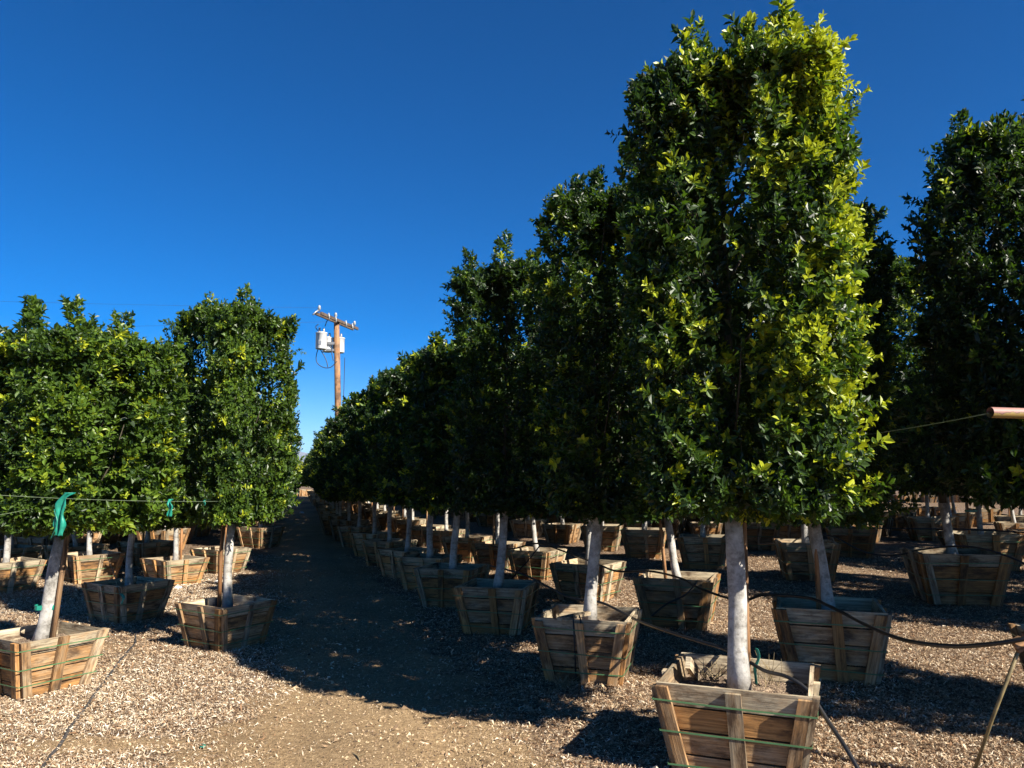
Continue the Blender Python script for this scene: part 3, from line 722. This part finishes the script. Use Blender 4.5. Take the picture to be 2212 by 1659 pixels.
for on,(x20,yb) in zip(('third','fourth','fifth','sixth','seventh','eighth','ninth','tenth','eleventh','twelfth'),((1.3,50),(3.2,46),(5.2,46),(7.2,44),(9.2,42),(11.2,40),(13.2,38),(15.2,34),(17.4,32),(20,32))):
    row(x20,20.3,yb,2.1,'t','small shaded planter box far back in the %s row to the right of the lane'%on,'tree far back in the %s row right of the lane, mostly trunk under nearer crowns'%on,'back of the %s row at the right'%on)
for j in range(2):
    for i_ in range(20):
        x=4+i_*1.75+j*.8+rr.uniform(-.3,.3); yy=50+j*4+rr.uniform(-.6,.6)
        planter(x,yy,rr.uniform(5,38),.85,.5,'tiny planter box at the very back of the shaded rows at the right','rearmost boxes',rr.randrange(3),True)
        tree(x,yy,'tall%d'%(1+i_%2),.046,(0,0),0,0,.42,1.25,4.2,'rearmost dark tree closing the view at the back of the right rows','rearmost trees',rr.uniform(0,6),(1.1,1.1,.84),tkey=('b',0))
row(-6.6,20.9,60,2.0,'s','small planter box in the far part of the row left of the lane','small tree in the far part of the row left of the lane','far left lane row',.305)
for on,(x20,yb) in zip(('second','third','fourth','fifth'),((-8.6,38),(-10.6,34),(-12.8,32),(-15,30))):
    row(x20,15.8,yb,2.1,'s','small planter box far back in the %s row to the left of the lane'%on,'tree far back in the %s row left of the lane, behind the nearer crowns'%on,'back of the %s row at the left'%on)
print('objects',len(bpy.data.objects),'leaves',LEAFN[0],'trees',len(occ))

# ---------------------------------------------------------------- hoses, wires, tapes
def smooth_path(P,n=10):
    P=[Vector(p) for p in P]; out=[]
    for i in range(len(P)-1):
        p0=P[max(i-1,0)];p1=P[i];p2=P[i+1];p3=P[min(i+2,len(P)-1)]
        for k in range(n):
            t=k/n; out.append(.5*((2*p1)+(p2-p0)*t+(2*p0-5*p1+4*p2-p3)*t*t+(3*p1-p0-3*p2+p3)*t**3))
    out.append(P[-1]); return out
def hose(name,px,rad,m,label,cat='hose',n=8,kind=None,grp=None):
    mb=MB(); mb.tube(smooth_path([pt(*p) for p in px],n),rad,8)
    return tag(mb.build(name,m),label,cat,grp,kind)
G='black irrigation hoses strung between planter boxes'
hose('irrigation_hose',[(1058,1222,9.6),(1100,1232,9.0),(1140,1245,8.6),(1185,1268,8.0),(1235,1292,7.45),(1300,1302,7.0),(1372,1338,6.55),(1430,1360,6.1),(1500,1382,5.6),(1560,1400,5.25),(1600,1418,5.0),(1650,1448,4.75),(1700,1462,4.55),(1745,1492,4.45),(1790,1560,4.3),(1830,1620,4.15),(1875,1700,4.0)],.0115,M['hose'],'black hose sagging behind the front trunk then dropping over the nearest box corner',grp=G)
hose('irrigation_hose',[(1060,1178,13.9),(1102,1186,13.0),(1160,1174,12.5),(1215,1190,11.6),(1292,1219,10.6),(1334,1234,9.9),(1405,1234,9.3),(1473,1250,8.6),(1505,1268,8.2),(1566,1290,7.6),(1610,1296,7.0),(1646,1285,6.7),(1684,1286,6.5),(1748,1292,6.2),(1799,1313,5.9),(1863,1346,5.4),(1927,1374,5.0),(1980,1388,4.7),(2060,1396,4.45),(2132,1392,4.25),(2212,1380,4.1),(2330,1350,4.0)],.0125,M['hose'],'long black hose swooping past the front trunk to the propping rod',grp=G)
hose('irrigation_hose',[(1640,1176,14.5),(1700,1170,13.8),(1748,1158,12.9),(1799,1159,12.4),(1840,1180,12.0),(1876,1195,11.7),(1914,1199,11.4),(1950,1197,11.1),(1985,1188,10.7),(2060,1180,10.2),(2120,1185,9.8),(2180,1203,9.4),(2230,1225,9.0)],.0125,M['hose'],'black hose hanging across the gap left of the large shaded box',grp=G)
hose('irrigation_hose',[(1600,1126,18.6),(1700,1130,17.9),(1789,1138,16.6),(1840,1141,16.2),(1888,1141,15.9),(1975,1142,15.2),(2068,1143,14.6),(2140,1146,14.1),(2212,1150,13.8),(2300,1160,13.4)],.013,M['hose'],'straight dark hose running level along the far right row',grp=G)
hose('hose_tail',[(1165,1180,12.4),(1150,1200,12.35),(1128,1225,12.45),(1105,1250,12.6)],.011,M['hose'],'short hose drooping diagonally across the front of the looping-hose box',grp=G)
hose('hose_tail',[(1505,1258,8.5),(1480,1285,8.46),(1440,1305,8.5),(1408,1330,8.6)],.010,M['hose'],'thin hose hanging across the front of the sunlit box with the leaning stake',grp=G)
def ghose(px,rad,label):
    P=[]
    for u,v in px:
        # intersect with ground
        x=(u-1106)/1661.0; yv=(829.5-v)/1661.0; c,s=math.cos(PITCH),math.sin(PITCH); k=-H/(s+yv*c); P.append(Vector((x*k,(c-yv*s)*k,0)))
    P=smooth_path(P,8)
    for p in P: p.z=float(gz(np.array(p.x),np.array(p.y)))+rad*.9
    mb=MB(); mb.tube(P,rad,7); return tag(mb.build('drip_hose',M['dullhose']),label,'hose',None)
ghose([(60,1730),(93,1659),(126,1615),(156,1566),(178,1540),(205,1505),(222,1485),(260,1436),(290,1399),(294,1373),(316,1352),(345,1330)],.011,'dusty drip hose snaking over the pale litter in the left foreground')
ghose([(345,1330),(384,1306),(415,1286),(406,1276),(414,1268),(479,1249),(506,1230),(546,1219),(546,1210),(552,1203),(506,1196),(440,1192)],.010,'thin drip hose kinking along the ground behind the left lane box')
ghose([(-60,1330),(0,1323),(60,1312),(110,1296),(150,1283),(180,1272),(230,1262)],.010,'thin drip hose on the ground behind the thick left trunk')
# wire with fluttering green tape at the left
def sag(a,b,s,n=14):
    a,b=Vector(a),Vector(b); return [a.lerp(b,i/n)-Vector((0,0,4*s*(i/n)*(1-i/n))) for i in range(n+1)]
wa,wb=pt(-120,1062,5.0),pt(470,1083,6.6)
mb=MB(); mb.tube(sag(wa,wb,.02),.0014,5); tag(mb.build('guy_wire',M['string']),'thin wire strung across the left crowns with green tapes on it','wire')
def ribbon(name,P,wd,label,seed=0,right=Vector((1,0,0))):
    rd=random.Random(seed); mb=MB(); P=smooth_path(P,5); n=len(P); nx=6; rows=[]
    for i,p in enumerate(P):
        w_=wd*(1-.25*i/n)*(1+.2*math.sin(i*.9+seed)); tw=.5*math.sin(i*.35+seed)
        rows.append([p+Vector(((j/nx-.5)*w_+.004*math.sin(i*.7+seed), .016*math.sin(j*1.5+i*.25+seed)*w_/.09-.02*(j/nx-.5),0)) for j in range(nx+1)])
    for i in range(n-1):
        for j in range(nx): mb.face([rows[i][j],rows[i][j+1],rows[i+1][j+1],rows[i+1][j]],smooth=True)
    o=mb.build(name,M['tape']); bm_=bmesh.new(); bm_.from_mesh(o.data); bmesh.ops.remove_doubles(bm_,verts=bm_.verts,dist=1e-5); bm_.to_mesh(o.data); bm_.free(); md=o.modifiers.new('s','SOLIDIFY'); md.thickness=.0012; md.offset=0
    return tag(o,label,'plastic tape')
GT=None
ribbon('plastic_tape',[pt(150,1064,5.32),pt(136,1078,5.32),pt(128,1105,5.32),pt(130,1135,5.32),pt(124,1158,5.32)],.088,'long crumpled green tape hanging from the wire above the thick left trunk',1)
ribbon('plastic_tape',[pt(118,1100,5.32),pt(121,1130,5.3),pt(110,1165,5.32)],.02,'narrow green strip hanging beside the long green tape',4)
ribbon('plastic_tape',[pt(368,1078,6.2),pt(366,1088,6.18),pt(368,1100,6.18),pt(366,1116,6.18)],.05,'short bunched green tape on the wire between the two left trees',2)
ribbon('plastic_tape',[pt(443,1080,6.75),pt(441,1085,6.74),pt(442,1092,6.74)],.025,'tiny green tape knot at the right end of the left wire',3)
ribbon('plastic_tape',[pt(262,1282,8.7),pt(266,1292,8.68),pt(263,1305,8.68)],.045,'small green tape at the end of a string over the dark left box',5)
mb=MB(); mb.tube([pt(225,1188,9.9),pt(243,1230,9.3),pt(260,1284,8.71)],.003,5); tag(mb.build('guy_string',M['string']),'thin slanting string ending in green tape above the dark left box','string')
mb=MB(); mb.tube(sag(pt(-60,1120,5.0),pt(95,1092,5.9),.01),.002,5); tag(mb.build('guy_wire',M['string']),'short thin wire slanting down to the left edge under the long green tape','wire')
# pipe frame and its wire at the right
root=link('pipe_frame',None,loc=tuple(pt(2420,1500,4.0))); root.location.z=0
bx,by=root.location.x,root.location.y
def loc_(p): return Vector((p[0]-bx,p[1]-by,p[2]))
mb=MB(); e0=loc_(pt(2139,891,3.95)); e1=Vector((.05,.03,e0.z-.01)); n=20
mb.tube([e0,e0.lerp(e1,.5),e1],.028,n,caps=False); mb.tube([e1,e0.lerp(e1,.5),e0],.0245,n,caps=False)
o1=mb.build('pipe',M['rust'],root)
mb=MB(); mb.tube([e0+Vector((.03,0,.0018)),e0.lerp(e1,.5)+Vector((0,0,.0018)),e1],.0335,n,caps=False)
mb=MB(); mb.tube([(0,0,-.05),(0,0,1.2),(.0,0,e0.z+.05)],.04,14); mb.build('post',M['metal'],root)
tag(root,'rusty yellow and pink steel pipe end poking in from the right edge','pipe')
mb=MB(); mb.tube(sag(pt(2136,893,3.96),pt(1790,948,6.6),.015),.0025,5); tag(mb.build('guy_wire',M['string']),'thin wire running from the pipe end to the tree left of it','wire')
# propping rod
root=link('propping_rod',None,loc=tuple(pt(2082,1659,4.43))); root.location.z=0; bx,by=root.location.x,root.location.y
top=loc_(pt(2205,1392,4.15)); mb=MB(); mb.tube([(0,0,-.03),Vector((0,0,0)).lerp(top,.5),top],.0095,10); mb.build('rod',M['rod'],root)
mb=MB(); mb.box(top+Vector((-.01,-.0,.0)),(.05,.025,.07),Matrix.Rotation(-.5,3,'Y')); mb.box(top+Vector((.03,0,.04)),(.03,.03,.05),Matrix.Rotation(.6,3,'Y')); mb.build('fork_block',M['stake'],root)
tag(root,'slanting metal rod with a wooden fork holding up the long hose','prop')

# ---------------------------------------------------------------- small things on and in the planters
mb=MB(); Rz=Matrix.Rotation(-R(-52),3,'Z')
for k in (0,1):
    c=pt(1236+k*9,1328-k*3,6.55); c.z=.548
    mb.box(c,(.36,.045,.028),Matrix.Rotation(R(50),3,'Z'),t=.05)
tag(mb.build('wood_scrap',M['wood']),'two pale wood offcuts side by side on the rim of the box with shadow strips','wood scrap')
mb=MB(); c=Vector((1.13,4.98,.50)); mb.box(c,(.30,.03,.07),Matrix.Rotation(R(65),3,'Z')@Matrix.Rotation(R(28),3,'Y'),t=.1)
tag(mb.build('wood_scrap',M['wood']),'dark board leaning inside the back left corner of the nearest box','wood scrap')
mb=MB(); c=Vector((-3.03,7.99,.425)); mb.box(c,(.085,.07,.10),Matrix.Rotation(.5,3,'Z'))
tag(mb.build('dark_block',M['dark']),'small black block lying in the left lane box beside the trunk','block')
# dark tubes imitating two thin shadow lines down the second box's front
for dx in (0,.05):
    a=pt(1238+dx*300,1345,6.44); a.z=.55; b=Vector((a.x+.025,a.y+.10,.02)); a.y-=.015
    mb=MB(); mb.tube([a+Vector((0,.06,.01)),a+Vector((0,-.02,.0)),(a+b)/2+Vector((0,-.035,0)),b+Vector((0,-.03,0))],.006,6)
    tag(mb.build('shadow_strip',M['hose']),'thin dark strip imitating a shadow down the front of the box with wood offcuts','shadow strip','paired shadow strips on the second box')
# twigs, sprigs
def twigs(name,c,n,L,m,label,cat,seed,up=.6):
    rd=random.Random(seed); mb=MB()
    for i in range(n):
        a=rd.uniform(0,6.28); d=Vector((math.cos(a),math.sin(a),up*rd.uniform(.2,1.5))).normalized(); l=L*rd.uniform(.5,1.1)
        p0=Vector(c)+Vector((rd.uniform(-.05,.05),rd.uniform(-.05,.05),-.015)); p1=p0+d*l*.5+Vector((0,0,.02)); p2=p1+d*l*.5+Vector((rd.uniform(-.03,.03),rd.uniform(-.03,.03),-.03*rd.random()))
        mb.tube([p0,p1,p2],[.0025,.002,.001],4,caps=False)
    return tag(mb.build(name,m),label,cat)
twigs('dry_weed',(.42,6.42,.0),70,.14,M['weed'],'tuft of dry weeds at the left foot of the shadow-strip box','weed',1,1.2)
twigs('dry_twigs',(1.25,5.0,.45),22,.20,M['weed'],'bare twigs on the soil of the nearest box left of its trunk','twigs',2,.8)
twigs('dry_twigs',(1.56,4.86,.45),12,.2,M['weed'],'upright twigs right of the trunk in the nearest box','twigs',3,1.8)
ribbon('plastic_tape',[pt(1634,1400,4.85),pt(1638,1425,4.83),pt(1630,1450,4.82),pt(1634,1478,4.8)],.012,'frayed thin green tape beside the trunk in the nearest box',6)
ribbon('plastic_tape',[(-1.95,5.05,.012),(-1.93,5.08,.018),(-1.96,5.1,.012)],.03,'scrap of green tape lying on the left foreground litter',7)
rd=random.Random(9)
for (u,v,s_,lb) in ((384,1272,.05,'white stone at the foot of the yellow-brown box'),(470,1258,.04,'pale stone on litter near the kinked drip hose'),(520,1210,.035,'small pale stone beside the lane edge'),(652,1109,.09,'pale rock at the lane edge by the dark box with orange battens')):
    x=(u-1106)/1661.0; yv=(829.5-v)/1661.0; c,s=math.cos(PITCH),math.sin(PITCH); k=-H/(s+yv*c); p=Vector((x*k,(c-yv*s)*k,0)); p.z=float(gz(np.array(p.x),np.array(p.y)))
    V=[];F=[]; mb=MB()
    import bmesh
    bm=bmesh.new(); bmesh.ops.create_icosphere(bm,subdivisions=2,radius=s_)
    for vv in bm.verts: vv.co=Vector((vv.co.x*1.2,vv.co.y*.9,vv.co.z*.6))*(1+rd.uniform(-.14,.14))
    me=bpy.data.meshes.new('stone'); bm.to_mesh(me); bm.free(); me.materials.append(M['insul'] if False else M['stone'] if 'stone' in M else M['white'])
    tag(link('stone',me,None,(p.x,p.y,p.z+s_*.3)),lb,'stone')

# ---------------------------------------------------------------- utility pole
PY=28.0; base=pt(734,1128,PY); base.z=0
topz=pt(727,690,PY).z; dxt=pt(727,690,PY).x-base.x
U=link('utility_pole',None,loc=tuple(base)); tag(U,'tall brown wooden utility pole with crossarm and white transformers above the lane row','utility pole')
mb=MB(); mb.tube([(0,0,-.1),(dxt*.5,0,topz*.5),(dxt,0,topz)],[.14,.118,.10],14,t=.6); mb.build('pole',M['pole'],U)
mb=MB(); mb.box((.05,-.125,4.2),(.02,.02,3.6)); mb.build('conduit',M['wire'],U)
ca=Vector((pt(688,668,PY).x-base.x,-1.5,pt(688,668,PY).z)); cb=Vector((pt(768,697,PY).x-base.x,1.1,pt(768,697,PY).z))
# crossarm: level beam running obliquely away from the viewer
zc=topz-.08; ca.z=zc; cb.z=zc; ca.y=-1.45; cb.y=1.45
ca.x=(pt(688,668,PY-1.45).x-base.x); cb.x=(pt(768,697,PY+1.45).x-base.x)
d=(cb-ca); ang=math.atan2(d.y,d.x); cen=(ca+cb)/2
Rm=Matrix.Rotation(ang,3,'Z')
arm=MB()
for s_ in (-1,1): arm.box(cen+Rm@Vector((0,s_*.10,0)),(d.length,.07,.10),Rm,t=-.2)
arm=arm.build('crossarm',M['arm'],U)
for k,f in enumerate((.02,.16,.34,.44,.62,.80,.97)):
    p=ca.lerp(cb,f)+Vector((0,0,.06)); mb=MB()
    if f in(.02,.97,.44): mb.tube([p,p+Vector((0,0,.08)),p+Vector((0,0,.10)),p+Vector((0,0,.19)),p+Vector((0,0,.21)),p+Vector((0,0,.24))],[.02,.02,.06,.045,.045,.02],10)
    else: mb.tube([p+Rm@Vector((0,-.15,.04)),p+Rm@Vector((0,-.17,-.08)),p+Rm@Vector((.02,-.17,-.20))],[.024,.028,.022],8)
    mb.build('insulator',M['insul'],U)
def can(name,c,r,h):
    mb=MB(); c=Vector(c); mb.tube([c,c+Vector((0,0,.02)),c+Vector((0,0,h*.93)),c+Vector((0,0,h*.94)),c+Vector((0,0,h*.97)),c+Vector((0,0,h))],[r*.9,r,r,r*1.07,r*1.07,r*.7],20)
    o=mb.build(name,M['white'],U)
    b=MB(); b.tube([c+Vector((-r*.4,0,h)),c+Vector((-r*.4,0,h+.18))],[.05,.03],8); b.build('bushing',M['metal'],o)
    b=MB(); b.tube([c+Vector((r*.4,0,h)),c+Vector((r*.4,0,h+.15))],[.05,.03],8); b.build('bushing',M['metal'],o)
    b=MB(); b.box(c+Vector((0,-r*.98,h*.35)),(.10,.03,.14)); b.build('terminal_box',M['metal'],o)
q=pt(697,740,PY-.3); can('transformer',(q.x-base.x,-.5,q.z-.28),.20,.62)
q=pt(708,745,PY+.2); can('transformer',(q.x-base.x,.15,q.z-.28),.18,.56)
q=pt(730,745,PY+.4); can('transformer',(q.x-base.x+.02,.42,q.z-.30),.22,.58)
mb=MB(); q=pt(716,742,PY); mb.box((q.x-base.x,-.02,q.z),(.28,.10,.10)); mb.build('bracket',M['metal'],U); mb=MB(); mb.box((q.x-base.x,-.02,q.z-.25),(.28,.08,.08)); mb.build('bracket',M['metal'],U)
def L_(u,v,d=PY-.4): p=pt(u,v,d); return (p.x-base.x,p.y-base.y,p.z)
for P in ([L_(688,752),L_(683,770),L_(686,785),L_(700,794),L_(715,793),L_(728,780)],[L_(690,752),L_(700,768),L_(706,782),L_(708,793)],[L_(716,752),L_(717,765),L_(720,779)],[L_(702,705),L_(706,694),L_(712,684)],[L_(688,700),L_(682,706),L_(686,714)]):
    mb=MB(); mb.tube(smooth_path(P,5),.016,5); mb.build('drop_wire',M['wire'],U)
mb=MB(); mb.tube([L_(676,680,PY-1.6),L_(682,674,PY-1.5),L_(688,670,PY-1.45)],.03,6); mb.build('bracket_arm',M['metal'],U)
for k,(a,b,s_) in enumerate(((tuple(ca+Vector(base)+Vector((0,0,.2))),(-60,10,7.4),.7),(tuple(cen+Vector(base)),(-64,22,7.6),.8))):
    mb=MB(); mb.tube(sag(a,b,s_,24),.0035,4); tag(mb.build('power_line',M['wire']),('upper' if k==0 else 'lower')+' faint power line running left from the utility pole','wire')

# ---------------------------------------------------------------- far away: end of lane, sheds, bushes, hills
def far_x(u,d): return (u-1106)/1661.0*d
# ragged bright bush at the lane's end
CR['bush']=crown_mesh(110,.9,.9,.9,2.6,1500,3,.75,1.6,round_=True)
tree(far_x(640,62)+.35,62,'bush',.05,(0,0),0,0,.05,.9,2.3,'small bright green tree at the far end of the lane','small trees at the lane end',.3,(1.0,1.0,.98))
tree(far_x(628,75),75,'bush',.05,(0,0),0,0,.05,.9,2.3,'darker small tree beyond the bright one at the end of the lane',None,1.3,(1.5,1.5,1.1),tkey='b2')
for k,u in enumerate((622,640,655)):
    planter(far_x(u,66),66+k*.5,10+k*20,1.1,.55,'tiny pale planter box crossing the far end of the lane','boxes at the lane end',k,True)
def shed(x,y,w_,d_,h_,label):
    r_=link('shed',None,loc=(x,y,0)); tag(r_,label,'building')
    mb=MB(); mb.box((0,0,h_/2),(w_,d_,h_)); mb.build('wall',M['white'],r_)
    mb=MB(); P=[(-w_/2-.5,-d_/2-.5,h_),(w_/2+.5,-d_/2-.5,h_),(w_/2+.5,0,h_+1.2),(-w_/2-.5,0,h_+1.2)]
    mb.face(P); mb.face([(w_/2+.5,d_/2+.5,h_),(-w_/2-.5,d_/2+.5,h_),(-w_/2-.5,0,h_+1.2),(w_/2+.5,0,h_+1.2)])
    mb.build('roof',M['white'],r_)
    for i in range(5):
        mb=MB(); mb.box((-w_/2+w_*(i+.5)/5,-d_/2-.02,h_*.5),(w_*.08,.06,h_*.3)); mb.build('window',M['dark'],r_)
shed(far_x(640,420),420,26,14,4.2,'long low white building far off at the end of the lane')
shed(far_x(672,520),520,30,14,4.5,'second low white building farther off, right of the first')
# hills
N=90; V=[];F=[]
for j in range(12):
    for i_ in range(N):
        u=-0.75+1.5*i_/(N-1); t=j/11; dist=6000+2400*t
        px=u*1661+1106
        hgt=95+22*math.sin(px*.012+1.2)+14*math.sin(px*.047+.4)+16*math.exp(-((px-650)/11)**2)-7*math.exp(-((px-668)/8)**2)+4*math.sin(px*.21)
        prof=math.sin(math.pi*min(1,t*1.15))**.8 if t<.87 else max(0,math.sin(math.pi*min(1,t*1.15)))
        V.append((u*dist,dist,-3+2.0*hgt*prof*(1+.08*math.sin(i_*1.7+j)) ))
for j in range(11):
    for i_ in range(N-1): a=j*N+i_; F.append((a,a+1,a+N+1,a+N))
hl=link('hills',np_mesh('hills',np.array(V),np.array(F),M['hill'],np.full(len(F),.5),smooth=True)); hl['kind']='structure'

# ---------------------------------------------------------------- air
hm=bpy.data.materials.new('haze'); hm.use_nodes=True; n=hm.node_tree; n.nodes.clear()
o=n.nodes.new('ShaderNodeOutputMaterial'); v=n.nodes.new('ShaderNodeVolumePrincipled'); v.inputs['Color'].default_value=(.30,.58,1,1); v.inputs['Density'].default_value=.00009; v.inputs['Anisotropy'].default_value=.1
n.links.new(v.outputs[0],o.inputs['Volume'])
mb=MB(); mb.box((0,0,134.0),(19000,19000,270)); hz_=mb.build('haze',hm); hz_['kind']='stuff'

for k,(P,lb) in enumerate((([(-1.32,5.55,.012),(-1.22,5.52,.02),(-1.12,5.46,.012)],'short dark twig on the sunlit bare dirt'),([(-.98,4.95,.012),(-.93,4.87,.02),(-.9,4.8,.01)],'small forked twig near the bottom of the dirt lane'),([(-.30,6.0,.012),(-.2,5.98,.018),(-.05,6.03,.012)],'thin twig at the edge of the lane shadow'))):
    mb=MB(); mb.tube(smooth_path(P,4),.005,5); mb.tube([P[1],(P[1][0]+.03,P[1][1]+.05,.02)],.003,4); tag(mb.build('fallen_twig',M['weed']),lb,'twig')
